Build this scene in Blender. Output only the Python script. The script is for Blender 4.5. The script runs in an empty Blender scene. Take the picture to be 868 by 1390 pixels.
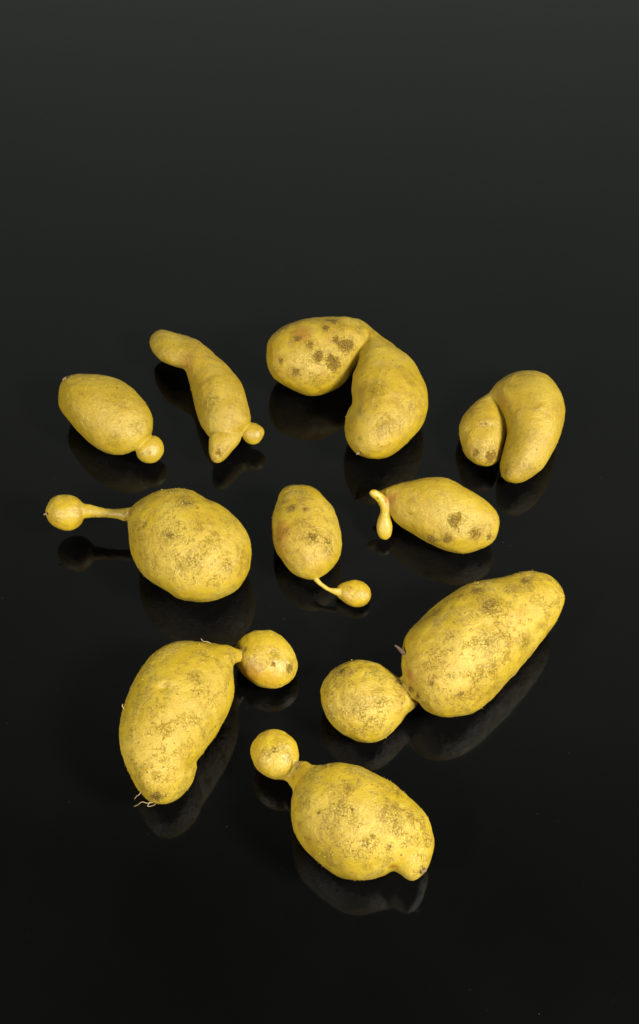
import bpy, math
import numpy as np

scene = bpy.context.scene
# ------------------------------------------------------------------ camera
TH = math.radians(54.0)          # pitch below the horizon
FPX = 1805.0                     # 50 mm lens on a 36 mm tall frame of 1300 px
CX, CY = 434.0, 650.0            # principal point in photograph pixels
MM = 0.001
PXM = 0.0004                     # metres per photograph pixel at the table centre
DIST = FPX * PXM
CAM = np.array([0.0, -DIST * math.cos(TH), DIST * math.sin(TH)])
RIGHT = np.array([1.0, 0.0, 0.0])
UP = np.array([0.0, math.sin(TH), math.cos(TH)])
FWD = np.array([0.0, math.cos(TH), -math.sin(TH)])

cd = bpy.data.cameras.new('camera')
cam = bpy.data.objects.new('camera', cd)
scene.collection.objects.link(cam)
cam.location = CAM
cam.rotation_euler = (math.pi / 2 - TH, 0, 0)
cd.sensor_fit = 'VERTICAL'
cd.sensor_height = 36.0 * 1390 / 1300
cd.sensor_width = 24.0
cd.lens = 50.0
cd.shift_y = -45.0 / 1390
cd.clip_start = 0.01
cd.clip_end = 50
scene.camera = cam

# ------------------------------------------------------------------ world, lamps, exposure
w = bpy.data.worlds.new('World')
scene.world = w
w.use_nodes = True
bg = w.node_tree.nodes['Background']
bg.inputs['Color'].default_value = (0.9, 1.0, 0.93, 1)
bg.inputs['Strength'].default_value = 0.03
scene.view_settings.view_transform = 'Standard'
scene.view_settings.look = 'None'
scene.view_settings.exposure = 0
scene.view_settings.gamma = 1


def area(name, loc, target, size, power, col, size_y=None, spread=180):
    ld = bpy.data.lights.new(name, 'AREA')
    ld.shape = 'RECTANGLE'
    ld.size = size
    ld.size_y = size_y or size
    ld.energy = power
    ld.color = col
    ld.spread = math.radians(spread)
    o = bpy.data.objects.new(name, ld)
    scene.collection.objects.link(o)
    o.location = loc
    from mathutils import Vector
    o.rotation_euler = (Vector(target) - Vector(loc)).to_track_quat('-Z', 'Y').to_euler()
    return o


area('key_softbox', (0.60, -0.42, 0.62), (0.02, 0.0, 0.0), 0.20, 21.5, (1.0, 0.99, 0.96))
area('fill_softbox', (-0.44, -0.56, 0.56), (-0.02, 0.0, 0.0), 0.18, 8.0, (1.0, 0.985, 0.95))
# added unseen lamp behind, shaped to give the black top its soft grey sheen
E0 = math.radians(15)
SX, SY, SZ = 0.25, 1.10, 1.75
area('rear_sheen_lamp', (SX, SY, SZ), (SX - 0.06, SY - math.cos(E0), SZ - math.sin(E0)), 7.0, 17.8, (0.91, 1.0, 0.885), 3.6, 113)

# ------------------------------------------------------------------ small numeric helpers
rng = np.random.default_rng(7)
_perm = np.random.default_rng(3).random(65536)


def _h(ix, iy, iz):
    return _perm[((ix * 73856093) ^ (iy * 19349663) ^ (iz * 83492791)) & 65535]


def vnoise(p):
    """smooth value noise, -1..1, p (n,3) in cells"""
    i = np.floor(p).astype(np.int64)
    f = p - i
    f = f * f * f * (f * (f * 6 - 15) + 10)
    r = 0
    for a in (0, 1):
        for b in (0, 1):
            for c in (0, 1):
                wgt = (f[:, 0] if a else 1 - f[:, 0]) * (f[:, 1] if b else 1 - f[:, 1]) * (f[:, 2] if c else 1 - f[:, 2])
                r = r + wgt * _h(i[:, 0] + a, i[:, 1] + b, i[:, 2] + c)
    return r * 2 - 1


def rays(px, py):
    px = np.asarray(px, float); py = np.asarray(py, float)
    return FWD + RIGHT * ((px - CX) / FPX)[..., None] + UP * ((CY - py) / FPX)[..., None]


def at_height(px, py, z):
    r = rays(px, py)
    return CAM + r * ((z - CAM[2]) / r[..., 2])[..., None]


def smooth_poly(pts, sub=5):
    p = np.asarray(pts, float)
    a, b, c, d = np.roll(p, 1, 0), p, np.roll(p, -1, 0), np.roll(p, -2, 0)
    out = []
    for k in range(sub):
        t = k / sub
        out.append(0.5 * (2 * b + (c - a) * t + (2 * a - 5 * b + 4 * c - d) * t * t + (3 * b - a - 3 * c + d) * t ** 3))
    return np.stack(out, 1).reshape(-1, 2)


def inside(poly, X, Y):
    r = np.zeros(X.shape, bool)
    x0, y0 = poly[:, 0], poly[:, 1]
    x1, y1 = np.roll(x0, -1), np.roll(y0, -1)
    for i in range(len(poly)):
        if y0[i] == y1[i]:
            continue
        c = (y0[i] > Y) != (y1[i] > Y)
        r ^= c & (X < (x1[i] - x0[i]) * (Y - y0[i]) / (y1[i] - y0[i]) + x0[i])
    return r


def poly_dist(poly, X, Y):
    best = np.full(X.shape, 1e9)
    q = np.roll(poly, -1, 0)
    for (ax, ay), (bx, by) in zip(poly, q):
        dx, dy = bx - ax, by - ay
        L = dx * dx + dy * dy + 1e-9
        t = np.clip(((X - ax) * dx + (Y - ay) * dy) / L, 0, 1)
        best = np.minimum(best, (X - ax - t * dx) ** 2 + (Y - ay - t * dy) ** 2)
    return np.sqrt(best)


def lap(u):
    r = -4 * u
    r[1:] += u[:-1]; r[:-1] += u[1:]; r[:, 1:] += u[:, :-1]; r[:, :-1] += u[:, 1:]
    return r


def poisson(mask, step):
    """-lap u = 1 inside, 0 outside; plain conjugate gradients"""
    m = mask.astype(float)
    u = np.zeros_like(m)
    r = m * step * step
    p = r.copy()
    rs = (r * r).sum()
    for _ in range(300):
        Ap = -lap(p) * m
        al = rs / ((p * Ap).sum() + 1e-30)
        u += al * p
        r -= al * Ap
        rn = (r * r).sum()
        if rn < 1e-8 * mask.sum():
            break
        p = r + rn / rs * p
        rs = rn
    return u


def blur(a, n=2):
    for _ in range(n):
        a = np.pad(a, 1, mode='edge')
        a = (a[:-2] + 2 * a[1:-1] + a[2:]) / 4
        a = (a[:, :-2] + 2 * a[:, 1:-1] + a[:, 2:]) / 4
    return a


class Lobe:
    """A rounded lump whose outline is traced in the photograph and whose body is an ellipsoid-like
    inflation of that outline about a mid surface lying the way a lump resting on the table lies."""

    def __init__(self, name, poly, kappa=0.9, h=None, spine=None, rest=True, fat=1.0, k=None):
        self.name = name
        self.k = k
        self.poly = smooth_poly(poly)
        self.rest = rest and spine is None
        P = self.poly
        # second moments of the outline -> silhouette ellipse, in metres at this distance
        c0 = P.mean(0)
        lo, hi = P.min(0), P.max(0)
        gx, gy = np.meshgrid(np.arange(lo[0], hi[0] + 1), np.arange(lo[1], hi[1] + 1), indexing='ij')
        ins = inside(P, gx, gy)
        x, y = gx[ins], gy[ins]
        self.c = np.array([x.mean(), y.mean()])
        g = at_height(self.c[0], self.c[1], 0.015)
        depth = (g - CAM) @ FWD
        sc = depth / FPX
        x = (x - self.c[0]) * sc
        y = -(y - self.c[1]) * sc
        S = 4 * np.array([[np.mean(x * x), np.mean(x * y)], [np.mean(x * y), np.mean(y * y)]])
        rc = rays(self.c[0], self.c[1])
        d = rc / np.linalg.norm(rc)
        th = math.asin(-d[2])
        st, ct = math.sin(th), math.cos(th)
        best = None
        for c in np.linspace(0.08, 1.0, 240) * math.sqrt(max(S[0, 0], S[1, 1])):
            yy = (S[1, 1] - c * c * ct * ct) / (st * st)
            if yy <= 0:
                continue
            H = np.array([[S[0, 0], S[0, 1] / st], [S[0, 1] / st, yy]])
            ev = np.linalg.eigvalsh(H)
            if ev[0] <= 0:
                continue
            e = abs(c - kappa * math.sqrt(ev[0]))
            if best is None or e < best[0]:
                best = (e, c, H)
        _, c, H = best
        self.cz = c
        Sig = np.zeros((3, 3))
        Sig[:2, :2] = H
        Sig[2, 2] = c * c
        A = np.linalg.inv(Sig)
        self.n = A @ d
        self.n /= np.linalg.norm(self.n)
        self.half = fat / math.sqrt(d @ A @ d)
        self.h = c if h is None else h * MM
        self.p0 = None
        if spine is not None:      # a stem: mid surface through two points of known height, facing up the view
            (ax, ay, az), (bx, by, bz) = spine
            a = at_height(ax, ay, az * MM); b = at_height(bx, by, bz * MM)
            s = (b - a) / np.linalg.norm(b - a)
            n = d - (d @ s) * s
            self.n = n / np.linalg.norm(n)
            self.p0 = (a + b) / 2
            w2 = math.sqrt(np.linalg.eigvalsh(S)[0])
            self.half = fat * w2
        self.R = self.half

    def fields(self, x0, y0, nx, ny, step):
        gx, gy = np.meshgrid(x0 + step * np.arange(nx), y0 + step * np.arange(ny), indexing='ij')
        m = inside(self.poly, gx, gy)
        dd = poly_dist(self.poly, gx, gy)
        u = poisson(m, step)
        um = u.max()
        # slope of u at the rim, carried outwards
        rim = m & (dd < 3 * step) & (dd > 0.3 * step)
        slope = np.median(u[rim] / dd[rim])
        self.u = blur(np.where(m, u, -slope * dd), 3) / um
        self.g0 = (x0, y0, step)

    def sample_u(self, px, py):
        x0, y0, st = self.g0
        fx = np.clip((px - x0) / st, 0, self.u.shape[0] - 1.001)
        fy = np.clip((py - y0) / st, 0, self.u.shape[1] - 1.001)
        i, j = fx.astype(int), fy.astype(int)
        a, b = fx - i, fy - j
        U = self.u
        return (U[i, j] * (1 - a) * (1 - b) + U[i + 1, j] * a * (1 - b) + U[i, j + 1] * (1 - a) * b + U[i + 1, j + 1] * a * b)

    def mid(self, px, py):
        p0 = self.p0 if self.p0 is not None else at_height(self.c[0], self.c[1], self.h)
        r = rays(px, py)
        return ((p0 - CAM) @ self.n) / (r @ self.n)

    def value(self, u, mid, s):
        F = self.half ** 2 * u - (s - mid) ** 2
        return F / (2 * self.R) / np.sqrt(1 + np.abs(F) / self.R ** 2 * 0.25)


def smax(a, b, k):
    h = np.maximum(k - np.abs(a - b), 0) / k
    return np.maximum(a, b) + h * h * k * 0.25


def surface_nets(G):
    s = G > 0
    nx, ny, nz = G.shape
    cs = np.zeros((nx - 1, ny - 1, nz - 1), np.int8)
    off = [(a, b, c) for a in (0, 1) for b in (0, 1) for c in (0, 1)]
    for a, b, c in off:
        cs += s[a:nx - 1 + a, b:ny - 1 + b, c:nz - 1 + c]
    act = np.argwhere((cs > 0) & (cs < 8))
    idx = -np.ones(cs.shape, np.int64)
    idx[act[:, 0], act[:, 1], act[:, 2]] = np.arange(len(act))
    vals = np.stack([G[act[:, 0] + a, act[:, 1] + b, act[:, 2] + c] for a, b, c in off], 1)
    O = np.array(off, float)
    acc = np.zeros((len(act), 3)); cnt = np.zeros(len(act))
    for i in range(8):
        for j in range(i + 1, 8):
            if np.abs(O[i] - O[j]).sum() != 1:
                continue
            vi, vj = vals[:, i], vals[:, j]
            m = (vi > 0) != (vj > 0)
            t = vi[m] / (vi[m] - vj[m])
            acc[m] += O[i] + t[:, None] * (O[j] - O[i])
            cnt[m] += 1
    V = act + acc / cnt[:, None]
    quads = []
    for ax in range(3):
        lo = [slice(1, -1)] * 3
        hi = [slice(1, -1)] * 3
        lo[ax] = slice(0, -1); hi[ax] = slice(1, None)
        A, B = s[tuple(lo)], s[tuple(hi)]
        e = np.argwhere(A != B)
        sg = A[e[:, 0], e[:, 1], e[:, 2]]
        o = np.ones(3, int); o[ax] = 0
        e = e + o
        b1, b2 = (ax + 1) % 3, (ax + 2) % 3
        q = []
        for d1, d2 in ((-1, -1), (0, -1), (0, 0), (-1, 0)):
            c = e.copy(); c[:, b1] += d1; c[:, b2] += d2
            q.append(idx[c[:, 0], c[:, 1], c[:, 2]])
        q = np.stack(q, 1)
        q[~sg] = q[~sg][:, ::-1]
        quads.append(q)
    return V, np.concatenate(quads)


def vert_normals(V, Q):
    n = np.cross(V[Q[:, 2]] - V[Q[:, 0]], V[Q[:, 3]] - V[Q[:, 1]])
    N = np.zeros_like(V)
    for k in range(4):
        for c in range(3):
            N[:, c] += np.bincount(Q[:, k], n[:, c], len(V))
    return N / (np.linalg.norm(N, axis=1, keepdims=True) + 1e-20)


def taubin(V, Q, it=4):
    e = np.concatenate([Q[:, [0, 1]], Q[:, [1, 2]], Q[:, [2, 3]], Q[:, [3, 0]]])
    deg = np.bincount(e[:, 0], minlength=len(V)) + np.bincount(e[:, 1], minlength=len(V))
    for k in range(it):
        for lam in (0.55, -0.57):
            S = np.stack([np.bincount(e[:, 0], V[e[:, 1], c], len(V)) + np.bincount(e[:, 1], V[e[:, 0], c], len(V)) for c in range(3)], 1)
            V = V + lam * (S / deg[:, None] - V)
    return V


def sstep(x):
    x = np.clip(x, 0, 1)
    return x * x * (3 - 2 * x)


# ------------------------------------------------------------------ materials
def nd(nt, kind, **kw):
    n = nt.nodes.new(kind)
    for k, v in kw.items():
        if k in n.inputs:
            n.inputs[k].default_value = v
        else:
            setattr(n, k, v)
    return n


def make_skin(name, seed, base=(0.56, 0.405, 0.040), ochre=(0.47, 0.30, 0.026), crack=1.0, dirt=1.0, speck=1.0, rough=0.40):
    m = bpy.data.materials.new(name)
    m.use_nodes = True
    nt = m.node_tree
    L = nt.links.new
    bsdf = nt.nodes['Principled BSDF']
    tc = nt.nodes.new('ShaderNodeTexCoord')
    mp = nt.nodes.new('ShaderNodeMapping')
    mp.inputs['Location'].default_value = (seed * 13.7, seed * 7.1, seed * 3.3)
    mp.inputs['Scale'].default_value = (1000, 1000, 1000)      # texture space in millimetres
    L(tc.outputs['Object'], mp.inputs['Vector'])
    P = mp.outputs['Vector']

    def noise(scale, detail=3, rough=0.55, vec=None, dist=0.0):
        n = nd(nt, 'ShaderNodeTexNoise')
        n.inputs['Scale'].default_value = scale
        n.inputs['Detail'].default_value = detail
        n.inputs['Roughness'].default_value = rough
        n.inputs['Distortion'].default_value = dist
        L(vec or P, n.inputs['Vector'])
        return n

    def mth(op, a, b=None, clamp=False):
        n = nt.nodes.new('ShaderNodeMath'); n.operation = op; n.use_clamp = clamp
        for i, v in enumerate((a, b)):
            if v is None:
                continue
            if isinstance(v, (int, float)):
                n.inputs[i].default_value = v
            else:
                L(v, n.inputs[i])
        return n.outputs[0]

    def ramp(x, a, b, lo=0.0, hi=1.0):
        n = nt.nodes.new('ShaderNodeMapRange')
        n.interpolation_type = 'SMOOTHSTEP'
        L(x, n.inputs[0])
        n.inputs[1].default_value = a; n.inputs[2].default_value = b
        n.inputs[3].default_value = lo; n.inputs[4].default_value = hi
        return n.outputs[0]

    def mix(f, a, b, mode='MIX'):
        n = nt.nodes.new('ShaderNodeMix'); n.data_type = 'RGBA'; n.blend_type = mode
        if isinstance(f, (int, float)):
            n.inputs[0].default_value = f
        else:
            L(f, n.inputs[0])
        for i, v in ((6, a), (7, b)):
            if isinstance(v, tuple):
                n.inputs[i].default_value = (*v, 1)
            else:
                L(v, n.inputs[i])
        return n.outputs[2]

    def attr(nm):
        n = nt.nodes.new('ShaderNodeAttribute'); n.attribute_name = nm
        return n.outputs['Fac']

    stain_shade, scab, och, bare = attr('stain_shade'), attr('scab'), attr('ochre'), attr('bare')
    n_big = noise(0.055, 3).outputs[0]
    n_mid = noise(0.22, 4, 0.6).outputs[0]
    n_fine = noise(1.1, 4, 0.65).outputs[0]
    n_grit = noise(2.6, 3, 0.7).outputs[0]
    n_mask = noise(0.075, 3, 0.6, dist=0.6).outputs[0]
    n_mask2 = noise(0.11, 2).outputs[0]

    # ground colour: warm yellow drifting to ochre, with a paler corky film
    col = mix(ramp(n_mid, 0.38, 0.72), base, ochre)
    col = mix(mth('MULTIPLY', ramp(n_big, 0.42, 0.68), 0.62), col, (0.70, 0.54, 0.26))
    col = mix(mth('MULTIPLY', ramp(n_fine, 0.52, 0.74), 0.30), col, (0.35, 0.235, 0.045))
    col = mix(mth('MULTIPLY', ramp(n_fine, 0.50, 0.28), 0.30), col, (0.70, 0.53, 0.14))
    col = mix(och, col, (0.42, 0.19, 0.022))
    # greyish soil film
    smear = mth('MULTIPLY', ramp(n_mask, 0.50, 0.70), ramp(n_grit, 0.42, 0.62))
    smear = mth('MULTIPLY', smear, 0.26 * dirt, True)
    col = mix(smear, col, (0.21, 0.15, 0.058))
    # stains placed where the tuber has them, plus a painted dark fold line
    st = mth('MULTIPLY', stain_shade, ramp(n_fine, 0.36, 0.58), True)
    st = mth('MULTIPLY', st, 0.64)
    col = mix(st, col, (0.125, 0.086, 0.034))
    # fine worm-like cracks of the corky skin
    nv = nt.nodes.new('ShaderNodeMix'); nv.data_type = 'VECTOR'
    dn = noise(0.5, 3, 0.6)
    vadd = nt.nodes.new('ShaderNodeVectorMath'); vadd.operation = 'MULTIPLY_ADD'
    L(dn.outputs['Color'], vadd.inputs[0]); vadd.inputs[1].default_value = (2.6, 2.6, 2.6); L(P, vadd.inputs[2])
    vo = nd(nt, 'ShaderNodeTexVoronoi', feature='DISTANCE_TO_EDGE')
    vo.inputs['Scale'].default_value = 0.36
    L(vadd.outputs[0], vo.inputs['Vector'])
    vo2 = nd(nt, 'ShaderNodeTexVoronoi', feature='DISTANCE_TO_EDGE')
    vo2.inputs['Scale'].default_value = 0.85
    L(vadd.outputs[0], vo2.inputs['Vector'])
    ck = mth('MULTIPLY', ramp(vo.outputs['Distance'], 0.07, 0.01), ramp(n_mid, 0.44, 0.56))
    ck2 = mth('MULTIPLY', ramp(vo2.outputs['Distance'], 0.10, 0.02), ramp(n_mask2, 0.47, 0.62))
    ck2 = mth('MULTIPLY', ck2, ramp(n_fine, 0.42, 0.54))
    ck = mth('MULTIPLY', ck, ramp(noise(0.8, 2).outputs[0], 0.44, 0.56))
    ck = mth('MULTIPLY', ck, ramp(n_mask2, 0.38, 0.55))
    cracks = mth('MAXIMUM', ck, mth('MULTIPLY', ck2, 0.8))
    nb = mth('SUBTRACT', 1.0, bare, True)
    cracks = mth('MULTIPLY', mth('MULTIPLY', cracks, crack), nb, True)
    col = mix(mth('MULTIPLY', cracks, 0.52, True), col, (0.15, 0.085, 0.022))
    # lenticels: small brown dots
    vs = nd(nt, 'ShaderNodeTexVoronoi', feature='F1')
    vs.inputs['Scale'].default_value = 0.42
    L(P, vs.inputs['Vector'])
    sep = nt.nodes.new('ShaderNodeSeparateColor'); L(vs.outputs['Color'], sep.inputs[0])
    rad = mth('MULTIPLY', mth('POWER', sep.outputs[0], 2.2), 0.24)
    dot = ramp(mth('SUBTRACT', vs.outputs['Distance'], rad), 0.035, -0.05)
    dot = mth('MULTIPLY', mth('MULTIPLY', dot, 0.75 * speck), ramp(sep.outputs[1], 0.30, 0.62), True)
    col = mix(dot, col, (0.11, 0.060, 0.018))
    # scab patches: dark corky crumbs, and the dark gap painted at one neck
    vc = nd(nt, 'ShaderNodeTexVoronoi', feature='F1')
    vc.inputs['Scale'].default_value = 1.3
    L(vadd.outputs[0], vc.inputs['Vector'])
    sc_edge = mth('ADD', scab, mth('MULTIPLY', mth('SUBTRACT', n_fine, 0.5), 1.8))
    sc_edge = mth('ADD', sc_edge, mth('MULTIPLY', mth('SUBTRACT', n_grit, 0.5), 1.6))
    sc_m = ramp(sc_edge, 0.32, 0.88, 0.0, 0.82)
    sc_c = mix(ramp(vc.outputs['Distance'], 0.15, 0.65), (0.29, 0.165, 0.11), (0.085, 0.050, 0.04))
    sc_c = mix(mth('MULTIPLY', ramp(n_grit, 0.5, 0.7), 0.75), sc_c, (0.42, 0.27, 0.12))
    col = mix(sc_m, col, sc_c)
    col = mix(1.0, col, (0.655, 0.60, 0.125), 'MULTIPLY')
    L(col, bsdf.inputs['Base Color'])

    # relief
    hgt = mth('MULTIPLY', n_fine, mth('ADD', mth('MULTIPLY', nb, 0.45), 0.15))
    hgt = mth('ADD', hgt, mth('MULTIPLY', n_grit, mth('ADD', mth('MULTIPLY', nb, 0.22), 0.03)))
    hgt = mth('ADD', hgt, mth('MULTIPLY', n_mid, 0.25))
    hgt = mth('SUBTRACT', hgt, mth('MULTIPLY', cracks, 0.45))
    hgt = mth('SUBTRACT', hgt, mth('MULTIPLY', dot, 0.10))
    hgt = mth('ADD', hgt, mth('MULTIPLY', mth('MULTIPLY', sc_m, mth('ADD', n_grit, mth('SUBTRACT', 1.0, vc.outputs['Distance']))), 0.28))
    bump = nt.nodes.new('ShaderNodeBump')
    bump.inputs['Strength'].default_value = 0.8
    bump.inputs['Distance'].default_value = 0.0011
    L(hgt, bump.inputs['Height'])
    L(bump.outputs[0], bsdf.inputs['Normal'])
    rg = mth('ADD', mth('MULTIPLY', n_fine, 0.18), rough - 0.09)
    rg = mth('ADD', rg, mth('MULTIPLY', mth('MAXIMUM', sc_m, smear), 0.3))
    rg = mth('SUBTRACT', rg, mth('MULTIPLY', bare, -0.07), True)
    L(rg, bsdf.inputs['Roughness'])
    dm = mth('MAXIMUM', mth('MAXIMUM', smear, st), mth('MAXIMUM', sc_m, mth('MULTIPLY', cracks, 0.7)))
    L(mth('SUBTRACT', 0.68, mth('MULTIPLY', dm, 0.6), True), bsdf.inputs['Specular IOR Level'])
    bsdf.inputs['Diffuse Roughness'].default_value = 0.4
    bsdf.inputs['Subsurface Weight'].default_value = 0.12
    bsdf.inputs['Subsurface Radius'].default_value = (1.0, 0.55, 0.12)
    bsdf.inputs['Subsurface Scale'].default_value = 0.0016
    return m


def simple_mat(name, col, rough=0.7):
    m = bpy.data.materials.new(name)
    m.use_nodes = True
    nt = m.node_tree
    b = nt.nodes['Principled BSDF']
    n = nt.nodes.new('ShaderNodeTexNoise'); n.inputs['Scale'].default_value = 900
    tc = nt.nodes.new('ShaderNodeTexCoord'); nt.links.new(tc.outputs['Object'], n.inputs['Vector'])
    mx = nt.nodes.new('ShaderNodeMix'); mx.data_type = 'RGBA'
    mx.inputs[6].default_value = (*[c * 0.6 for c in col], 1)
    mx.inputs[7].default_value = (*[min(1, c * 1.3) for c in col], 1)
    nt.links.new(n.outputs[0], mx.inputs[0])
    nt.links.new(mx.outputs[2], b.inputs['Base Color'])
    b.inputs['Roughness'].default_value = rough
    return m


MAT_ROOT = simple_mat('dry_root', (0.30, 0.21, 0.085))
MAT_BROWN = simple_mat('brown_cork', (0.05, 0.024, 0.010))
MAT_SCAR_CRACK = simple_mat('scar_and_crack', (0.16, 0.095, 0.038))
MAT_FLAKE = simple_mat('loose_skin', (0.36, 0.25, 0.035), 0.75)

# ------------------------------------------------------------------ the table
tm = bpy.data.materials.new('black_glossy_table')
tm.use_nodes = True
nt = tm.node_tree
b = nt.nodes['Principled BSDF']
b.inputs['Base Color'].default_value = (0.0013, 0.0013, 0.0012, 1)
b.inputs['IOR'].default_value = 1.40
tc = nt.nodes.new('ShaderNodeTexCoord')
mp = nt.nodes.new('ShaderNodeMapping'); mp.inputs['Scale'].default_value = (26, 2.2, 1)
nt.links.new(tc.outputs['Object'], mp.inputs['Vector'])
n1 = nt.nodes.new('ShaderNodeTexNoise'); n1.inputs['Scale'].default_value = 1.4; n1.inputs['Detail'].default_value = 5
nt.links.new(mp.outputs[0], n1.inputs['Vector'])
mr = nt.nodes.new('ShaderNodeMapRange')
nt.links.new(n1.outputs[0], mr.inputs[0])
mr.inputs[1].default_value = 0.3; mr.inputs[2].default_value = 0.7
mr.inputs[3].default_value = 0.045; mr.inputs[4].default_value = 0.10
nt.links.new(mr.outputs[0], b.inputs['Roughness'])
n2 = nt.nodes.new('ShaderNodeTexNoise'); n2.inputs['Scale'].default_value = 9; n2.inputs['Detail'].default_value = 6
nt.links.new(tc.outputs['Object'], n2.inputs['Vector'])
n3 = nt.nodes.new('ShaderNodeTexVoronoi'); n3.inputs['Scale'].default_value = 260
nt.links.new(tc.outputs['Object'], n3.inputs['Vector'])
sp_ = nt.nodes.new('ShaderNodeSeparateColor'); nt.links.new(n3.outputs['Color'], sp_.inputs[0])
d1 = nt.nodes.new('ShaderNodeMapRange'); nt.links.new(n3.outputs['Distance'], d1.inputs[0])
d1.inputs[1].default_value = 0.10; d1.inputs[2].default_value = 0.03
d2 = nt.nodes.new('ShaderNodeMapRange'); nt.links.new(sp_.outputs[0], d2.inputs[0])
d2.inputs[1].default_value = 0.965; d2.inputs[2].default_value = 1.0
d3 = nt.nodes.new('ShaderNodeMath'); d3.operation = 'MULTIPLY'
nt.links.new(d1.outputs[0], d3.inputs[0]); nt.links.new(d2.outputs[0], d3.inputs[1])
f1 = nt.nodes.new('ShaderNodeMix'); f1.data_type = 'RGBA'
nt.links.new(n2.outputs[0], f1.inputs[0])
f1.inputs[6].default_value = (0.0006, 0.0006, 0.0005, 1); f1.inputs[7].default_value = (0.0024, 0.0024, 0.0022, 1)
f2 = nt.nodes.new('ShaderNodeMix'); f2.data_type = 'RGBA'
nt.links.new(d3.outputs[0], f2.inputs[0]); nt.links.new(f1.outputs[2], f2.inputs[6])
f2.inputs[7].default_value = (0.025, 0.024, 0.021, 1)
nt.links.new(f2.outputs[2], b.inputs['Base Color'])

bpy.context.view_layer.update()
me = bpy.data.meshes.new('table')
TX, TY0, TY1, TT = 0.75, -0.75, 1.0, 0.02
vs_ = [(x, y, z) for z in (-TT, 0) for (x, y) in ((-TX, TY0), (TX, TY0), (TX, TY1), (-TX, TY1))]
me.from_pydata(vs_, [], [(3, 2, 1, 0), (4, 5, 6, 7), (0, 1, 5, 4), (1, 2, 6, 5), (2, 3, 7, 6), (3, 0, 4, 7)])
table = bpy.data.objects.new('table', me)
scene.collection.objects.link(table)
me.materials.append(tm)
table['kind'] = 'structure'
table['label'] = 'black mirror-glossy table top'

# ------------------------------------------------------------------ potato builder
CELL = 1.3     # voxel edge in photograph pixels


def tube_mesh(name, pts, r0, r1, mat, parent, origin, sides=6):
    pts = np.asarray(pts)
    V, F = [], []
    n = len(pts)
    for i, p in enumerate(pts):
        t = pts[min(i + 1, n - 1)] - pts[max(i - 1, 0)]
        t = t / (np.linalg.norm(t) + 1e-12)
        a = np.cross(t, [0.3, 0.2, 0.93]); a /= np.linalg.norm(a)
        bb = np.cross(t, a)
        r = r0 + (r1 - r0) * i / (n - 1)
        for k in range(sides):
            g = 2 * math.pi * k / sides
            V.append(p + r * (math.cos(g) * a + math.sin(g) * bb) - origin)
    for i in range(n - 1):
        for k in range(sides):
            k2 = (k + 1) % sides
            F.append((i * sides + k, i * sides + k2, (i + 1) * sides + k2, (i + 1) * sides + k))
    F.append(tuple(range(sides))[::-1])
    F.append(tuple((n - 1) * sides + k for k in range(sides)))
    me = bpy.data.meshes.new(name)
    me.from_pydata([tuple(v) for v in V], [], F)
    for p in me.polygons:
        p.use_smooth = True
    me.materials.append(mat)
    o = bpy.data.objects.new(name, me)
    scene.collection.objects.link(o)
    o.parent = parent
    return o


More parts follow.
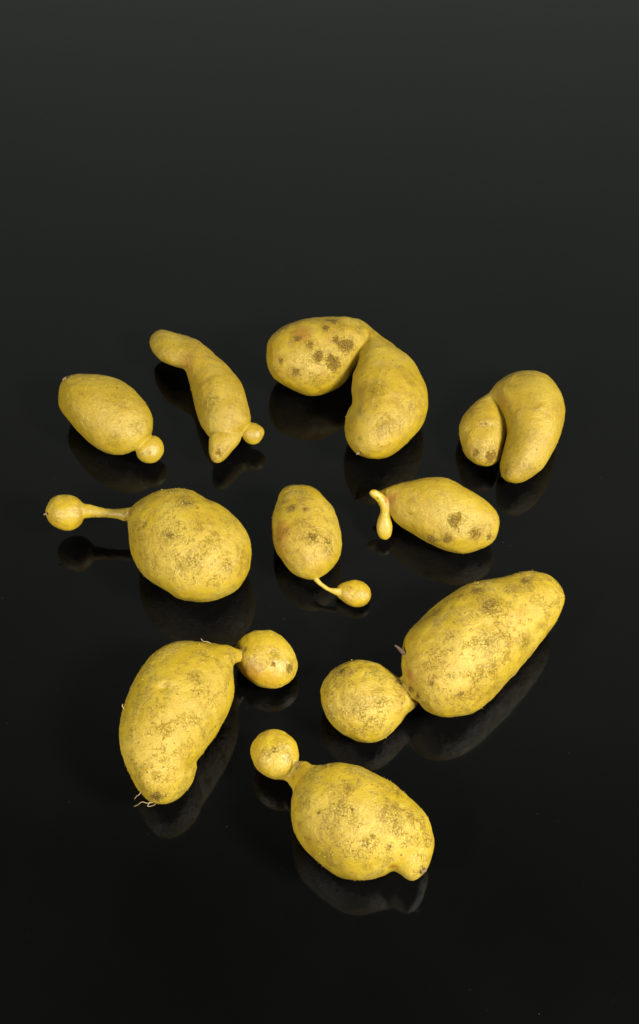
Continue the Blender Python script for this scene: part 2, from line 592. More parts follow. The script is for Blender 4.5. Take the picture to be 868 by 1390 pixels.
def build_potato(spec):
    org, s = spec['zoom']

    def px(pts):
        return [(org[0] + p[0] / s, org[1] + p[1] / s) for p in pts]

    lobes = []
    for L in spec['lobes']:
        kw = dict(L)
        poly = px(kw.pop('poly'))
        if 'spine' in kw:
            kw['spine'] = [(*px([q[:2]])[0], q[2]) for q in kw['spine']]
        lobes.append(Lobe(kw.pop('name'), poly, **kw))
    allp = np.concatenate([l.poly for l in lobes])
    lo, hi = allp.min(0) - 6, allp.max(0) + 6
    for l in lobes:
        l.fields(lo[0], lo[1], int(hi[0] - lo[0]) + 2, int(hi[1] - lo[1]) + 2, 1.0)
    K = spec.get('blend', 1.2) * MM

    def mesh(cell):
        gx = np.arange(lo[0], hi[0], cell); gy = np.arange(lo[1], hi[1], cell)
        X, Y = np.meshgrid(gx, gy, indexing='ij')
        us = [l.sample_u(X, Y) for l in lobes]
        mids = [l.mid(X, Y) for l in lobes]
        s0 = min((m - l.half * 1.08)[u > 0].min() for m, l, u in zip(mids, lobes, us)) - 0.002
        s1 = max((m + l.half * 1.08)[u > 0].max() for m, l, u in zip(mids, lobes, us)) + 0.002
        ds = cell * PXM
        gs = np.arange(s0, s1, ds)
        G = None
        for l, u, m in zip(lobes, us, mids):
            g = l.value(u[..., None], m[..., None], gs[None, None, :])
            G = g if G is None else smax(G, g, K if l.k is None else l.k * MM)
        V, Q = surface_nets(G)
        pxs = gx[0] + V[:, 0] * cell; pys = gy[0] + V[:, 1] * cell; ss = s0 + V[:, 2] * ds
        W = CAM + rays(pxs, pys) * ss[:, None]
        lab = np.argmax(np.stack([l.value(l.sample_u(pxs, pys), l.mid(pxs, pys), ss) for l in lobes], 1), 1)
        return W, Q[:, ::-1], lab

    for it in range(3):
        W, Q, lab = mesh(4.0)
        for i, l in enumerate(lobes):
            if l.rest and (lab == i).any():
                l.h -= W[lab == i, 2].min() + 0.0002
    W, Q, lab = mesh(CELL)
    W = taubin(W, Q, 14)
    N = vert_normals(W, Q)
    # outward orientation
    if ((W - W.mean(0)) * N).sum() < 0:
        Q = Q[:, ::-1]; N = -N

    sd = spec['seed']
    pm = W / MM + sd * 31.0
    disp = 0.45 * vnoise(pm / 13.0) + 0.22 * vnoise(pm / 6.0 + 9) + 0.12 * vnoise(pm / 2.6 + 5) + 0.05 * vnoise(pm / 1.1)
    thin = np.array([min(1.0, l.half / 0.014) for l in lobes])[lab]
    small = np.array([1.0 if l.name in ('small_tuber', 'stem') else 0.0 for l in lobes])[lab]
    disp = disp * thin * spec.get('lumpy', 1.0) + small * (0.17 * vnoise(pm / 3.4 + 77) + 0.10 * vnoise(pm / 1.6 + 31))

    # pixel projection of every vertex, for placing marks on the visible skin
    rel = W - CAM
    dep = rel @ FWD
    vpx = CX + FPX * (rel @ RIGHT) / dep
    vpy = CY - FPX * (rel @ UP) / dep

    def surf(x, y):
        d2 = (vpx - x) ** 2 + (vpy - y) ** 2
        near = np.argwhere(d2 < max(9.0, d2.min() + 2.0))[:, 0]
        return W[near[np.argmin(dep[near])]]

    att = {k: np.zeros(len(W)) for k in ('stain_shade', 'scab', 'ochre', 'bare')}
    jit = 0.35 * vnoise(pm / 2.2 + 40) + 0.25 * vnoise(pm / 0.9 + 70)
    for mk in spec.get('marks', []):
        kind, x, y, r = mk[:4]
        amt = mk[4] if len(mk) > 4 else 1.0
        (x, y), = px([(x, y)])
        c = surf(x, y)
        if kind == 'scab':
            r *= 1.3
            d = np.linalg.norm(W - c, axis=1) / (2.0 * r / s * PXM)
            att['stain_shade'] = np.maximum(att['stain_shade'], 0.7 * amt * sstep(1.25 - d * (1 + jit)))
        d = np.linalg.norm(W - c, axis=1) / (r / s * PXM)
        if kind == 'pit':        # an eye: a hollow with a raised brow above it
            disp -= amt * np.exp(-d * d * 1.5)
            att['stain_shade'] = np.maximum(att['stain_shade'], 0.55 * np.exp(-d * d * 3))
        elif kind == 'bump':
            disp += amt * np.exp(-d * d * 1.5)
        elif kind == 'brow':
            up = W @ UP - c @ UP
            disp += amt * np.exp(-d * d * 1.2) * np.tanh(up / (0.35 * r / s * PXM))
        else:
            wv = sstep(1.25 - d * (1 + jit * (0.9 if kind != 'ochre' else 0.3)))
            att[kind] = np.maximum(att[kind], amt * wv)
    for i, Ls in enumerate(spec['lobes']):
        if lobes[i].name in ('stem',) or i in spec.get('bare', ()):
            att['bare'][lab == i] = 0.75
    W = W + N * disp[:, None] * MM
    # settle the body on the table
    body_min = W[:, 2].min()
    W[:, 2] -= body_min + 0.00015
    N = vert_normals(W, Q)

    base = np.array([*W[lab == 0][:, :2].mean(0), 0.0])
    root = bpy.data.objects.new(spec['name'], None)
    root.empty_display_size = 0.02
    scene.collection.objects.link(root)
    root.location = base
    root['label'] = spec['label']
    root['category'] = 'potato'
    root['group'] = 'odd-shaped potatoes on the black table'
    mat = make_skin(spec['mat'], sd, **spec.get('skin', {}))
    flab = lab[Q[:, 0]]
    names = [l.name for l in lobes]
    first = {}
    groups = []
    for i, nme in enumerate(names):          # lobes that share a part name and a "join" are one part
        key = spec['lobes'][i].get('name') + str(spec.get('join', {}).get(i, i))
        if key in first:
            groups[first[key]][1].append(i)
        else:
            first[key] = len(groups); groups.append((nme, [i]))
    parts = {}
    for nme, ids in groups:
        q = Q[np.isin(flab, ids)]
        if len(q) == 0:
            continue
        used, inv = np.unique(q, return_inverse=True)
        q = inv.reshape(q.shape)
        me = bpy.data.meshes.new(nme)
        me.vertices.add(len(used))
        me.vertices.foreach_set('co', (W[used] - base).astype(np.float32).ravel())
        me.loops.add(q.size)
        me.loops.foreach_set('vertex_index', q.astype(np.int32).ravel())
        me.polygons.add(len(q))
        me.polygons.foreach_set('loop_start', np.arange(0, q.size, 4, dtype=np.int32))
        me.update(calc_edges=True)
        me.polygons.foreach_set('use_smooth', np.ones(len(q), bool))
        for k, a in att.items():
            at = me.attributes.new(k, 'FLOAT', 'POINT')
            at.data.foreach_set('value', a[used].astype(np.float32))
        me.normals_split_custom_set_from_vertices([tuple(v) for v in N[used]])
        me.materials.append(mat)
        o = bpy.data.objects.new(nme, me)
        scene.collection.objects.link(o)
        o.parent = root
        parts.setdefault(nme, o)

    # loose curls of skin
    nf = spec.get('flakes', 0)
    if nf:
        prob = np.clip(vnoise(pm / 9.0 + 3) + 0.55, 0.03, 1) * np.where(att['bare'] > 0.5, 0.05, 1) * (W[:, 2] > 0.002)
        pick = rng.choice(len(W), nf, p=prob / prob.sum())
        fv, ff = [], []
        for v in pick:
            n = N[v]
            a = np.cross(n, rng.normal(size=3)); a /= np.linalg.norm(a)
            bb = np.cross(n, a)
            ln, wd = rng.uniform(0.3, 1.05) * MM, rng.uniform(0.12, 0.32) * MM
            k = len(fv)
            lift = rng.uniform(0.2, 0.9)
            for j, (u_, v_) in enumerate(((0, -1), (0, 1), (0.55, 0.8), (0.55, -0.8), (1, 0))):
                fv.append(tuple(W[v] - base + a * ln * u_ * (1 - 0.35 * lift * u_) + bb * wd * v_ + n * (ln * lift * u_ ** 1.4 - 0.00006)))
            ff += [(k, k + 1, k + 2, k + 3), (k + 3, k + 2, k + 4)]
        me = bpy.data.meshes.new('skin_flakes')
        me.from_pydata(fv, [], ff)
        me.materials.append(MAT_FLAKE)
        o = bpy.data.objects.new('skin_flakes', me)
        o['kind'] = 'stuff'
        scene.collection.objects.link(o)
        o.parent = root

    for nm, pth, r0, r1 in spec.get('threads', []):
        # a thread drawn as zoom points with a lift (mm) towards the viewer's up axis, rooted in the skin
        p0 = surf(*px([pth[0][:2]])[0])
        d0 = (p0 - CAM) @ FWD
        pts = []
        for q in pth:
            (x, y), = px([q[:2]])
            pts.append(CAM + rays(x, y) * (d0 - (q[2] if len(q) > 2 else 0) * MM))
        pts = np.array(pts)
        dense = [pts[0]]
        for i in range(len(pts) - 1):
            a = pts[max(i - 1, 0)]; b_ = pts[i]; c = pts[i + 1]; d = pts[min(i + 2, len(pts) - 1)]
            for t in (0.25, 0.5, 0.75, 1.0):
                dense.append(0.5 * (2 * b_ + (c - a) * t + (2 * a - 5 * b_ + 4 * c - d) * t * t + (3 * b_ - a - 3 * c + d) * t ** 3))
        tube_mesh(nm, dense, r0 * MM, r1 * MM, {'dry_bud': MAT_BROWN, 'stem_scar': MAT_SCAR_CRACK}.get(nm, MAT_ROOT), root, base)
    print(spec['name'], 'verts', len(W), 'heights', [(l.name, round(l.h / MM, 1), round(l.cz / MM, 1)) for l in lobes], 'zmax', round(W[:, 2].max() / MM, 1))
    return root


R1 = ((60, 420), 868 / 320)
R2 = ((340, 410), 868 / 260)
R3 = ((480, 480), 868 / 320)
R4 = ((40, 640), 868 / 320)
R5 = ((350, 640), 868 / 180)
R6 = ((420, 750), 868 / 370)
R7 = ((140, 840), 868 / 280)
R8 = ((320, 970), 868 / 300)

POTATOES = [
    dict(name='potato', seed=1, mat='potato_skin_1', zoom=R1, blend=0.8, flakes=120,
         label='smooth egg-shaped potato with a single round bead of a tuber touching its end',
         lobes=[dict(name='tuber_body', poly=[(75, 255), (95, 243), (130, 237), (180, 238), (230, 246), (275, 262), (320, 288), (355, 320), (382, 355), (398, 390), (403, 425), (396, 460), (375, 490), (345, 515), (310, 530), (270, 534), (235, 530), (200, 515), (165, 488), (130, 455), (95, 415), (68, 380), (55, 345), (54, 310), (62, 278)]),
                dict(name='small_tuber', poly=[(350, 482), (375, 467), (405, 466), (428, 480), (440, 505), (438, 532), (422, 555), (398, 566), (370, 564), (348, 548), (338, 522), (341, 500)], h=11, rest=False)],
         marks=[('stain_shade', 270, 320, 60, 0.6), ('stain_shade', 250, 490, 35, 0.5), ('stain_shade', 350, 440, 30, 0.7), ('pit', 352, 445, 12, 0.5), ('stain_shade', 80, 330, 12, 0.7), ('stain_shade', 140, 310, 12, 0.5), ('pit', 388, 512, 9, 0.35), ('stain_shade', 388, 535, 14, 0.7)],
         bare=(1,), skin=dict(crack=0.35, dirt=0.8, base=(0.56, 0.405, 0.065), ochre=(0.48, 0.32, 0.05)),
         threads=[('stem_scar', [(82, 252), (74, 256), (69, 261)], 0.9, 0.5)]),
    dict(name='potato', seed=2, mat='potato_skin_2', zoom=R1, blend=0.9, flakes=140,
         label='long horn-shaped potato bent at its narrow neck, with a small pointed side knob',
         lobes=[dict(name='tuber_body', poly=[(390, 105), (400, 88), (425, 75), (455, 76), (490, 88), (530, 97), (565, 112), (590, 135), (620, 158), (650, 185), (685, 220), (715, 255), (735, 290), (748, 330), (757, 375), (760, 410), (745, 432), (725, 452), (690, 470), (650, 480), (615, 476), (590, 445), (570, 410), (560, 370), (550, 330), (540, 290), (530, 250), (518, 222), (490, 212), (450, 197), (415, 175), (395, 148), (387, 125)], kappa=0.95),
                dict(name='tuber_tip', poly=[(607, 490), (612, 465), (640, 440), (690, 430), (722, 448), (726, 475), (712, 500), (690, 525), (670, 550), (645, 565), (622, 560), (610, 535)], h=13, rest=False),
                dict(name='small_tuber', poly=[(716, 432), (735, 418), (765, 417), (790, 425), (808, 442), (810, 462), (797, 485), (780, 497), (755, 495), (738, 480), (722, 458)], h=12, rest=False)],
         marks=[('stain_shade', 605, 340, 45, 0.9), ('stain_shade', 540, 130, 40, 0.6), ('stain_shade', 430, 100, 22, 0.6), ('scab', 650, 528, 12, 0.8), ('stain_shade', 618, 548, 16, 1), ('ochre', 520, 185, 45, 0.55), ('stain_shade', 690, 330, 30, 0.4), ('brow', 620, 280, 30, 0.4), ('pit', 520, 160, 14, 0.4), ('pit', 808, 455, 8, 0.5)],
         bare=(2,), skin=dict(crack=0.5, dirt=0.9, base=(0.54, 0.385, 0.07), ochre=(0.45, 0.295, 0.052))),
    dict(name='potato', seed=3, mat='potato_skin_3', zoom=R2, blend=1.6, flakes=160,
         label='large heart-shaped potato of two thick lobes, one blotched with dark scab patches',
         lobes=[dict(name='lobe', poly=[(72, 230), (75, 190), (95, 155), (130, 125), (180, 98), (240, 80), (310, 70), (380, 67), (440, 70), (480, 80), (515, 100), (545, 130), (562, 160), (545, 190), (520, 220), (497, 250), (480, 285), (464, 315), (445, 345), (420, 372), (385, 396), (340, 415), (290, 425), (240, 420), (190, 400), (145, 375), (110, 345), (85, 305), (74, 265)]),
                dict(name='lobe', poly=[(485, 290), (500, 250), (520, 205), (535, 170), (553, 142), (590, 164), (640, 195), (690, 225), (735, 270), (765, 315), (790, 370), (802, 430), (800, 490), (785, 545), (755, 590), (715, 630), (670, 670), (620, 703), (570, 713), (525, 708), (485, 690), (455, 660), (435, 620), (428, 575), (432, 530), (445, 490), (465, 460), (462, 420), (460, 380), (466, 330)], k=3),
                dict(name='lobe', poly=[(440, 90), (480, 82), (515, 101), (552, 137), (600, 170), (640, 205), (620, 235), (580, 225), (555, 185), (535, 165), (490, 170), (445, 140)], spine=[(465, 115, 20), (610, 205, 19)], fat=1.15, k=6)], join={2: 1},
         marks=[('scab', 395, 165, 20), ('scab', 435, 195, 34), ('scab', 462, 200, 24), ('scab', 392, 285, 34), ('scab', 380, 265, 22), ('scab', 312, 248, 26), ('scab', 210, 160, 15), ('scab', 345, 112, 20, 0.9), ('scab', 372, 80, 24, 0.9), ('scab', 200, 325, 20, 0.8), ('scab', 275, 185, 22, 0.75), ('scab', 130, 265, 15, 0.8),
                ('ochre', 225, 135, 60, 0.75), ('stain_shade', 300, 360, 50, 0.8), ('stain_shade', 490, 118, 40, 0.8), ('stain_shade', 420, 105, 30, 0.9), ('stain_shade', 240, 310, 40, 0.5),
                ('stain_shade', 560, 395, 55, 0.9), ('stain_shade', 690, 290, 35, 0.6), ('stain_shade', 745, 365, 26, 0.9), ('stain_shade', 495, 495, 26, 1), ('stain_shade', 600, 560, 50, 0.8), ('stain_shade', 680, 540, 45, 0.6), ('stain_shade', 490, 625, 20, 0.9), ('stain_shade', 735, 465, 30, 0.7), ('ochre', 500, 380, 40, 0.35),
                ('brow', 640, 420, 60, 0.5), ('pit', 430, 250, 12, 0.4), ('pit', 205, 320, 14, 0.4), ('pit', 585, 405, 22, 0.4)],
         skin=dict(crack=0.6, dirt=0.9),
         threads=[('stem_scar', [(495, 680), (487, 686), (480, 690)], 0.9, 0.5)]),
    dict(name='potato', seed=4, mat='potato_skin_4', zoom=R3, blend=1.4, flakes=80,
         label='forked potato whose thick curled arm folds round a shorter stubby arm',
         lobes=[dict(name='lobe', poly=[(498, 155), (520, 115), (550, 90), (590, 72), (640, 64), (690, 72), (730, 98), (760, 140), (775, 190), (776, 240), (765, 290), (745, 335), (725, 375), (700, 415), (665, 448), (630, 470), (595, 480), (560, 470), (542, 445), (541, 410), (550, 370), (560, 330), (566, 290), (562, 250), (548, 215), (530, 185), (510, 168)]),
                dict(name='lobe', poly=[(510, 145), (470, 165), (435, 195), (405, 230), (391, 265), (390, 300), (398, 335), (405, 365), (425, 395), (455, 413), (490, 417), (518, 410), (537, 388), (546, 350), (556, 310), (562, 270), (558, 235), (545, 200), (530, 165)])],
         marks=[('scab', 443, 367, 15, 0.8), ('pit', 443, 367, 10, 0.6), ('scab', 515, 385, 22, 0.9), ('brow', 495, 255, 36, 1.0), ('stain_shade', 470, 252, 9, 1), ('stain_shade', 485, 254, 9, 1), ('stain_shade', 500, 258, 9, 0.9), ('stain_shade', 515, 264, 9, 0.8), ('pit', 490, 258, 14, 0.5),  ('stain_shade', 560, 430, 30, 0.8), ('stain_shade', 640, 440, 40, 0.7), ('stain_shade', 575, 120, 25, 0.7), ('bump', 695, 193, 13, 0.9), ('stain_shade', 680, 200, 14, 0.6), ('stain_shade', 650, 290, 35, 0.5), ('ochre', 535, 170, 35, 0.5), ('stain_shade', 630, 75, 30, 0.6)],  # four small marks along the fold paint its dark shade line
         skin=dict(crack=0.35, dirt=0.9, base=(0.52, 0.37, 0.058), ochre=(0.44, 0.285, 0.045))),
    dict(name='potato', seed=5, mat='potato_skin_5', zoom=R4, blend=1.2, flakes=700,
         label='plump round potato with a ball tuber held out on a straight stem',
         lobes=[dict(name='tuber_body', poly=[(365, 150), (380, 128), (410, 105), (450, 82), (490, 68), (540, 62), (590, 68), (625, 85), (655, 103), (700, 122), (740, 150), (775, 185), (803, 225), (817, 270), (818, 315), (810, 360), (792, 400), (765, 435), (730, 458), (690, 473), (640, 482), (590, 480), (545, 470), (510, 445), (470, 422), (435, 395), (408, 365), (390, 330), (375, 290), (366, 240), (362, 190)]),
                dict(name='stem', poly=[(180, 118), (215, 121), (250, 130), (290, 137), (330, 138), (372, 133), (410, 128), (415, 160), (385, 172), (352, 184), (330, 175), (290, 170), (240, 168), (185, 170)], spine=[(180, 148, 19.5), (400, 152, 20)]),
                dict(name='small_tuber', poly=[(62, 155), (68, 125), (88, 98), (120, 85), (155, 86), (185, 102), (203, 128), (205, 155), (195, 185), (172, 208), (140, 217), (105, 210), (78, 190)], h=19.5, rest=False)],
         marks=[('stain_shade', 585, 105, 45, 0.9), ('scab', 580, 112, 18, 0.6), ('stain_shade', 515, 230, 35, 1), ('scab', 512, 228, 14, 0.7), ('pit', 545, 358, 26, 0.9), ('stain_shade', 545, 355, 22, 1), ('pit', 735, 350, 26, 0.8), ('stain_shade', 738, 348, 26, 1), ('stain_shade', 630, 190, 30, 0.7), ('pit', 668, 240, 22, 0.5), ('stain_shade', 668, 240, 14, 0.9), ('stain_shade', 590, 330, 45, 0.8), ('pit', 415, 190, 14, 0.5), ('brow', 640, 130, 50, 0.8), ('stain_shade', 545, 185, 14, 0.8), ('stain_shade', 352, 178, 10, 0.8), ('ochre', 366, 155, 20, 0.8), ('stain_shade', 345, 160, 8, 0.7), ('stain_shade', 105, 185, 10, 0.9)],
         bare=(1, 2), skin=dict(crack=1.1, dirt=0.75, base=(0.57, 0.42, 0.048)),
         threads=[('stem_scar', [(66, 156), (59, 157), (53, 159)], 0.8, 0.4)]),
    dict(name='potato', seed=6, mat='potato_skin_6', zoom=R5, blend=0.9, flakes=120,
         label='small upright oval potato with a droplet tuber trailing on a thin curved stem',
         lobes=[dict(name='tuber_body', poly=[(130, 175), (150, 130), (190, 100), (240, 88), (300, 87), (350, 97), (395, 125), (430, 170), (470, 215), (505, 265), (530, 330), (548, 400), (554, 465), (548, 530), (530, 580), (500, 620), (460, 655), (410, 690), (360, 706), (310, 700), (260, 680), (205, 640), (155, 580), (120, 520), (102, 450), (95, 370), (98, 300), (112, 240)]),
                dict(name='stem', poly=[(360, 692), (385, 682), (415, 720), (445, 745), (480, 765), (520, 764), (540, 772), (530, 812), (490, 800), (450, 781), (410, 752), (376, 722)], spine=[(375, 700, 13), (530, 790, 8.5)]),
                dict(name='small_tuber', poly=[(515, 765), (545, 738), (590, 718), (640, 713), (690, 725), (725, 755), (742, 795), (738, 835), (715, 870), (675, 888), (630, 888), (585, 868), (545, 835), (515, 808)])],
         marks=[('ochre', 140, 400, 90, 0.75), ('ochre', 130, 520, 60, 0.5), ('pit', 315, 235, 20, 0.9), ('scab', 315, 235, 14, 0.9), ('stain_shade', 215, 230, 50, 1), ('scab', 215, 230, 26, 0.7), ('stain_shade', 370, 420, 60, 1), ('scab', 370, 420, 30, 0.7), ('scab', 480, 455, 26, 0.6), ('stain_shade', 460, 470, 70, 0.8), ('pit', 375, 522, 14, 0.5), ('stain_shade', 165, 390, 25, 1), ('stain_shade', 270, 330, 60, 0.6), ('stain_shade', 290, 150, 80, 0.7), ('brow', 250, 150, 60, 0.5), ('stain_shade', 170, 180, 40, 0.7), ('pit', 605, 825, 12, 0.3)],  # ochre along the left side puts that side's shade into the colour
         bare=(1, 2), skin=dict(crack=0.8, dirt=1.1)),
    dict(name='potato', seed=7, mat='potato_skin_7', zoom=R3, blend=0.8, flakes=100,
         label='pale oblong potato with a tiny pear-shaped tuber dangling off its pointed tip',
         lobes=[dict(name='tuber_body', poly=[(66, 513), (85, 505), (130, 492), (180, 478), (230, 468), (275, 460), (315, 458), (350, 465), (390, 485), (430, 505), (470, 530), (505, 560), (528, 592), (537, 630), (530, 670), (508, 700), (470, 720), (430, 733), (390, 738), (350, 730), (310, 715), (265, 692), (220, 665), (180, 640), (150, 615), (130, 580), (115, 550), (95, 530), (76, 522)]),
                dict(name='stem', poly=[(57, 513), (75, 501), (107, 518), (127, 545), (136, 575), (134, 602), (104, 602), (99, 570), (84, 543), (66, 528)], spine=[(72, 514, 24), (118, 590, 14)]),
                dict(name='small_tuber', poly=[(108, 575), (128, 577), (136, 605), (142, 640), (138, 670), (125, 686), (105, 685), (90, 670), (85, 640), (90, 610), (98, 590)], spine=[(118, 585, 14.5), (112, 680, 6)])],
         marks=[('ochre', 130, 535, 30, 0.9), ('scab', 370, 610, 24, 0.85), ('stain_shade', 370, 615, 34, 0.9), ('scab', 285, 690, 18, 0.9), ('scab', 340, 690, 18, 0.9), ('scab', 458, 672, 20, 0.8), ('scab', 505, 680, 14, 0.9), ('brow', 440, 595, 34, 0.6), ('brow', 205, 590, 16, 0.5), ('stain_shade', 205, 590, 14, 0.8), ('stain_shade', 510, 630, 12, 0.8), ('stain_shade', 330, 560, 60, 0.4), ('stain_shade', 205, 545, 25, 0.5)],
         bare=(1, 2), skin=dict(crack=0.35, dirt=0.7, base=(0.57, 0.415, 0.055))),
    dict(name='potato', seed=8, mat='potato_skin_8', zoom=R6, blend=0.9, flakes=800,
         label='biggest potato, long with cracked skin, a flat round tuber pinched onto its end',
         lobes=[dict(name='tuber_body', poly=[(298, 290), (310, 262), (335, 230), (370, 195), (410, 160), (455, 128), (500, 103), (550, 88), (600, 80), (640, 70), (680, 58), (720, 58), (760, 68), (790, 88), (808, 115), (812, 150), (800, 190), (775, 235), (745, 280), (710, 325), (670, 370), (635, 405), (605, 440), (575, 472), (540, 500), (500, 517), (450, 524), (405, 518), (370, 500), (345, 470), (320, 440), (300, 400), (293, 350)]),
                dict(name='stem', poly=[(276, 396), (300, 398), (345, 418), (380, 440), (385, 465), (350, 474), (312, 442), (285, 416)], spine=[(285, 405, 23), (370, 455, 26)], fat=1.2, k=2),
                dict(name='small_tuber', poly=[(38, 460), (42, 425), (60, 390), (90, 362), (130, 345), (175, 343), (220, 355), (260, 380), (296, 410), (325, 440), (345, 475), (338, 490), (310, 515), (290, 545), (260, 575), (220, 597), (180, 603), (140, 595), (100, 575), (65, 540), (45, 500)], kappa=0.85)],
         marks=[('stain_shade', 535, 120, 40, 1), ('scab', 530, 115, 16, 0.8), ('stain_shade', 590, 160, 40, 0.9), ('scab', 565, 165, 20, 0.7), ('scab', 690, 85, 16, 0.8), ('stain_shade', 640, 110, 30, 0.7), ('stain_shade', 455, 205, 30, 0.5), ('brow', 470, 190, 30, 0.6), ('stain_shade', 575, 285, 55, 0.9), ('stain_shade', 695, 285, 35, 0.9), ('pit', 745, 240, 20, 0.7), ('stain_shade', 748, 235, 22, 0.8), ('stain_shade', 455, 388, 18, 1), ('pit', 382, 418, 10, 0.7), ('scab', 382, 418, 9, 0.7), ('pit', 402, 440, 8, 0.5), ('scab', 490, 455, 10, 0.8), ('stain_shade', 585, 365, 35, 0.9), ('stain_shade', 545, 400, 30, 0.7), ('stain_shade', 540, 430, 25, 0.7), ('stain_shade', 430, 260, 50, 0.5), ('ochre', 312, 390, 22, 1), ('scab', 288, 408, 10, 1), ('scab', 318, 437, 9, 1), ('scab', 338, 460, 8, 1),  ('stain_shade', 400, 180, 25, 0.6), ('brow', 600, 200, 60, 0.9), ('brow', 500, 150, 50, 0.8),  # small dark row at the neck paints the crease's shade into the skin
                ('scab', 100, 370, 12, 0.9), ('stain_shade', 230, 465, 22, 0.9), ('stain_shade', 155, 480, 35, 0.7), ('stain_shade', 205, 550, 30, 0.6), ('stain_shade', 130, 455, 18, 0.6), ('stain_shade', 210, 365, 25, 0.7), ('stain_shade', 225, 425, 20, 0.6)],
         skin=dict(crack=1.5, dirt=0.95, base=(0.57, 0.42, 0.055)),
         threads=[('dry_bud', [(302, 322), (292, 312), (282, 302), (272, 295)], 1.3, 0.4)]),
    dict(name='potato', seed=9, mat='potato_skin_9', zoom=R7, blend=1.0, flakes=1100,
         label='large tall potato with wispy roots below and a smooth ball tuber at its shoulder',
         lobes=[dict(name='tuber_body', poly=[(70, 470), (80, 400), (100, 335), (125, 275), (160, 215), (205, 155), (255, 118), (310, 98), (370, 95), (430, 100), (480, 108), (525, 118), (552, 138), (556, 165), (545, 190), (545, 230), (550, 290), (545, 340), (525, 400), (495, 460), (455, 520), (420, 570), (394, 603), (397, 625), (385, 670), (355, 720), (315, 760), (270, 780), (225, 782), (195, 772), (165, 740), (130, 690), (100, 630), (80, 570), (70, 520)]),
                dict(name='stem', poly=[(520, 126), (550, 128), (580, 135), (582, 155), (578, 178), (550, 184), (518, 178)], spine=[(520, 155, 21), (580, 155, 19)], k=3),
                dict(name='small_tuber', poly=[(552, 128), (580, 90), (620, 60), (670, 49), (720, 57), (770, 95), (805, 145), (820, 195), (805, 245), (765, 280), (710, 291), (655, 287), (605, 255), (575, 215), (556, 175)])],
         marks=[('pit', 258, 280, 26, 1.0), ('brow', 262, 270, 34, 0.9), ('stain_shade', 262, 276, 16, 0.9), ('stain_shade', 395, 235, 40, 0.9), ('scab', 222, 760, 26, 0.95), ('pit', 215, 765, 18, 0.5), ('scab', 228, 745, 16, 1), ('bump', 235, 748, 14, 0.6), ('stain_shade', 225, 760, 34, 1), ('stain_shade', 420, 430, 60, 0.35), ('bump', 190, 700, 50, 1.2), ('stain_shade', 330, 715, 16, 0.9), ('brow', 385, 600, 40, 0.8),
                ('pit', 735, 140, 22, 0.9), ('stain_shade', 725, 140, 26, 0.8), ('scab', 797, 215, 18, 0.9), ('scab', 725, 190, 8, 0.9), ('scab', 590, 125, 12, 0.9), ('pit', 590, 125, 12, 0.5), ('stain_shade', 620, 180, 40, 0.7), ('ochre', 620, 235, 60, 0.6), ('ochre', 700, 275, 50, 0.4), ('stain_shade', 550, 180, 14, 1), ('pit', 700, 180, 14, 0.4)],
         bare=(2,), skin=dict(crack=1.3, dirt=0.5, base=(0.58, 0.425, 0.038), ochre=(0.51, 0.345, 0.026)),
         threads=[('root_hair', [(210, 772), (185, 775), (165, 770), (148, 782), (130, 789)], 0.20, 0.09), ('root_hair', [(160, 728), (152, 740), (142, 746), (133, 758)], 0.20, 0.10), ('root_hair', [(200, 770), (188, 788), (205, 787), (222, 780)], 0.2, 0.12), ('root_hair', [(455, 104), (440, 96), (422, 94), (413, 82)], 0.22, 0.14), ('root_hair', [(90, 380), (82, 368), (84, 358)], 0.28, 0.2)]),
    dict(name='potato', seed=10, mat='potato_skin_10', zoom=R8, blend=1.0, flakes=900,
         label='stout potato with a blunt nose and a ball tuber on a short thick neck',
         lobes=[dict(name='tuber_body', poly=[(220, 320), (235, 285), (262, 250), (300, 215), (340, 200), (390, 190), (440, 193), (490, 205), (550, 230), (610, 262), (660, 300), (710, 345), (745, 390), (765, 435), (770, 490), (762, 540), (735, 580), (690, 600), (640, 608), (612, 616), (590, 630), (540, 648), (480, 651), (430, 645), (380, 620), (335, 585), (290, 545), (255, 505), (230, 460), (218, 400), (216, 360)]),
                dict(name='tuber_nose', poly=[(622, 560), (660, 500), (720, 470), (768, 490), (767, 545), (757, 593), (737, 626), (707, 649), (680, 649), (652, 628), (630, 600)], kappa=0.95, h=22, rest=False, fat=1.0, k=4),
                dict(name='stem', poly=[(205, 258), (225, 225), (243, 185), (270, 180), (300, 195), (330, 212), (345, 250), (280, 290), (240, 305), (226, 292), (212, 275)], spine=[(225, 225, 20), (300, 260, 26)], k=3),
                dict(name='small_tuber', poly=[(60, 150), (68, 110), (95, 75), (135, 56), (175, 58), (215, 80), (238, 112), (247, 150), (247, 182), (238, 214), (222, 246), (204, 261), (184, 254), (150, 250), (110, 232), (78, 200)], h=18, rest=False, k=2.0)],
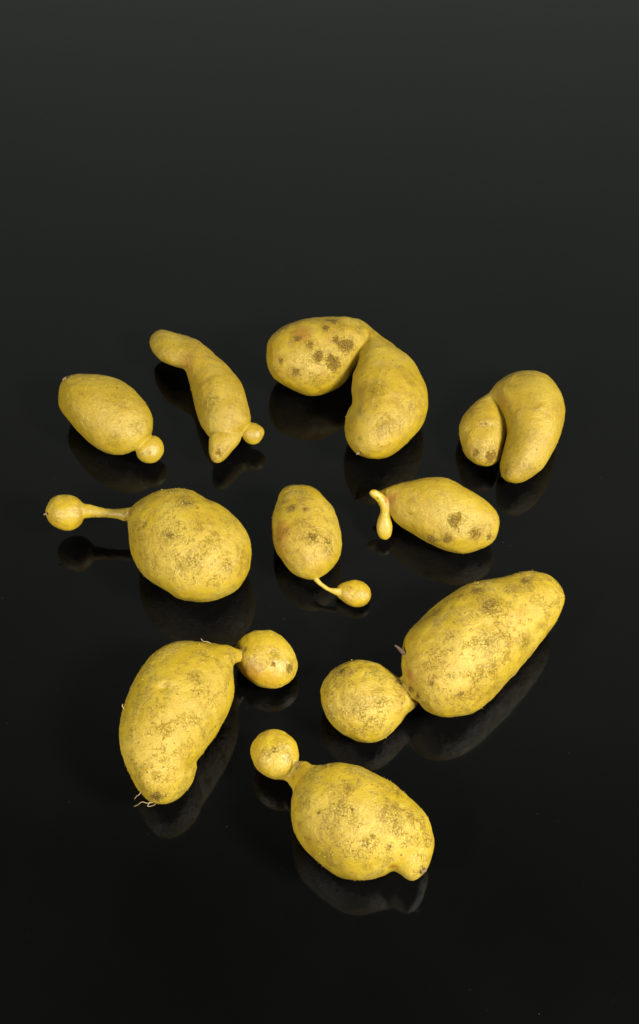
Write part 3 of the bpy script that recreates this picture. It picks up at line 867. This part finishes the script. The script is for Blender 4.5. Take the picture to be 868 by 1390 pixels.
         marks=[('stain_shade', 410, 360, 28, 1), ('stain_shade', 440, 270, 20, 0.9), ('stain_shade', 620, 385, 60, 1), ('stain_shade', 635, 445, 25, 0.8), ('scab', 318, 383, 7, 0.9), ('scab', 453, 365, 8, 0.8), ('pit', 505, 495, 20, 0.6), ('stain_shade', 500, 495, 18, 1), ('scab', 545, 472, 8, 0.8), ('scab', 740, 612, 13, 0.7), ('bump', 742, 612, 14, 0.6), ('stain_shade', 380, 440, 60, 0.6), ('stain_shade', 520, 605, 20, 0.8), ('stain_shade', 690, 385, 25, 0.7), ('stain_shade', 250, 350, 30, 0.7), ('scab', 610, 525, 8, 0.8), ('ochre', 622, 605, 18, 0.9),
                ('stain_shade', 180, 115, 40, 0.8), ('scab', 145, 128, 12, 0.7), ('scab', 113, 153, 14, 0.5), ('stain_shade', 225, 165, 30, 0.6), ('ochre', 218, 238, 10, 0.8)],
         bare=(3,), skin=dict(crack=1.2, dirt=0.75, base=(0.58, 0.43, 0.045)),
         threads=[('stem_scar', [(250, 184), (243, 200), (236, 215)], 0.35, 0.3), ('stem_scar', [(730, 618), (742, 612), (748, 606)], 0.9, 0.6)]),  # first tube is added: it draws the dark gap between neck and ball
]
for sp in POTATOES:
    build_potato(sp)

# ------------------------------------------------------------------ crumbs of dry soil and dust lying on the table
cv, cf = [], []
org = [((x, y)) for x, y in [(150, 620), (300, 630), (480, 610), (690, 650), (250, 810), (420, 790), (600, 745), (640, 960), (500, 1005), (230, 1085), (480, 1190), (360, 940)]]
for i in range(300):
    if i < 240:
        a = org[i % len(org)]
        qx, qy = a[0] + rng.normal() * 55, a[1] + abs(rng.normal()) * 45 - 10
    else:
        qx, qy = rng.uniform(0, 868), rng.uniform(60, 1390)
    c = at_height(qx, qy, 0.0)
    r = rng.uniform(0.05, 0.16) * MM * (1.5 if rng.random() < 0.06 else 1)
    k = len(cv)
    for d in ((1, 0, 0), (0, 1, 0), (-1, 0, 0), (0, -1, 0), (0, 0, 1), (0, 0, -1)):
        cv.append(tuple(c + np.array(d) * r * rng.uniform(0.6, 1.3) + np.array([0, 0, r * 0.6])))
    for t in ((0, 1, 4), (1, 2, 4), (2, 3, 4), (3, 0, 4), (1, 0, 5), (2, 1, 5), (3, 2, 5), (0, 3, 5)):
        cf.append(tuple(k + q for q in t))
me = bpy.data.meshes.new('soil_crumbs')
me.from_pydata(cv, [], cf)
me.materials.append(simple_mat('dry_soil', (0.075, 0.055, 0.032), 0.9))
o = bpy.data.objects.new('soil_crumbs', me)
scene.collection.objects.link(o)
o['kind'] = 'stuff'
o['label'] = 'tiny crumbs of dry soil and dust on the black table'
o['category'] = 'soil'
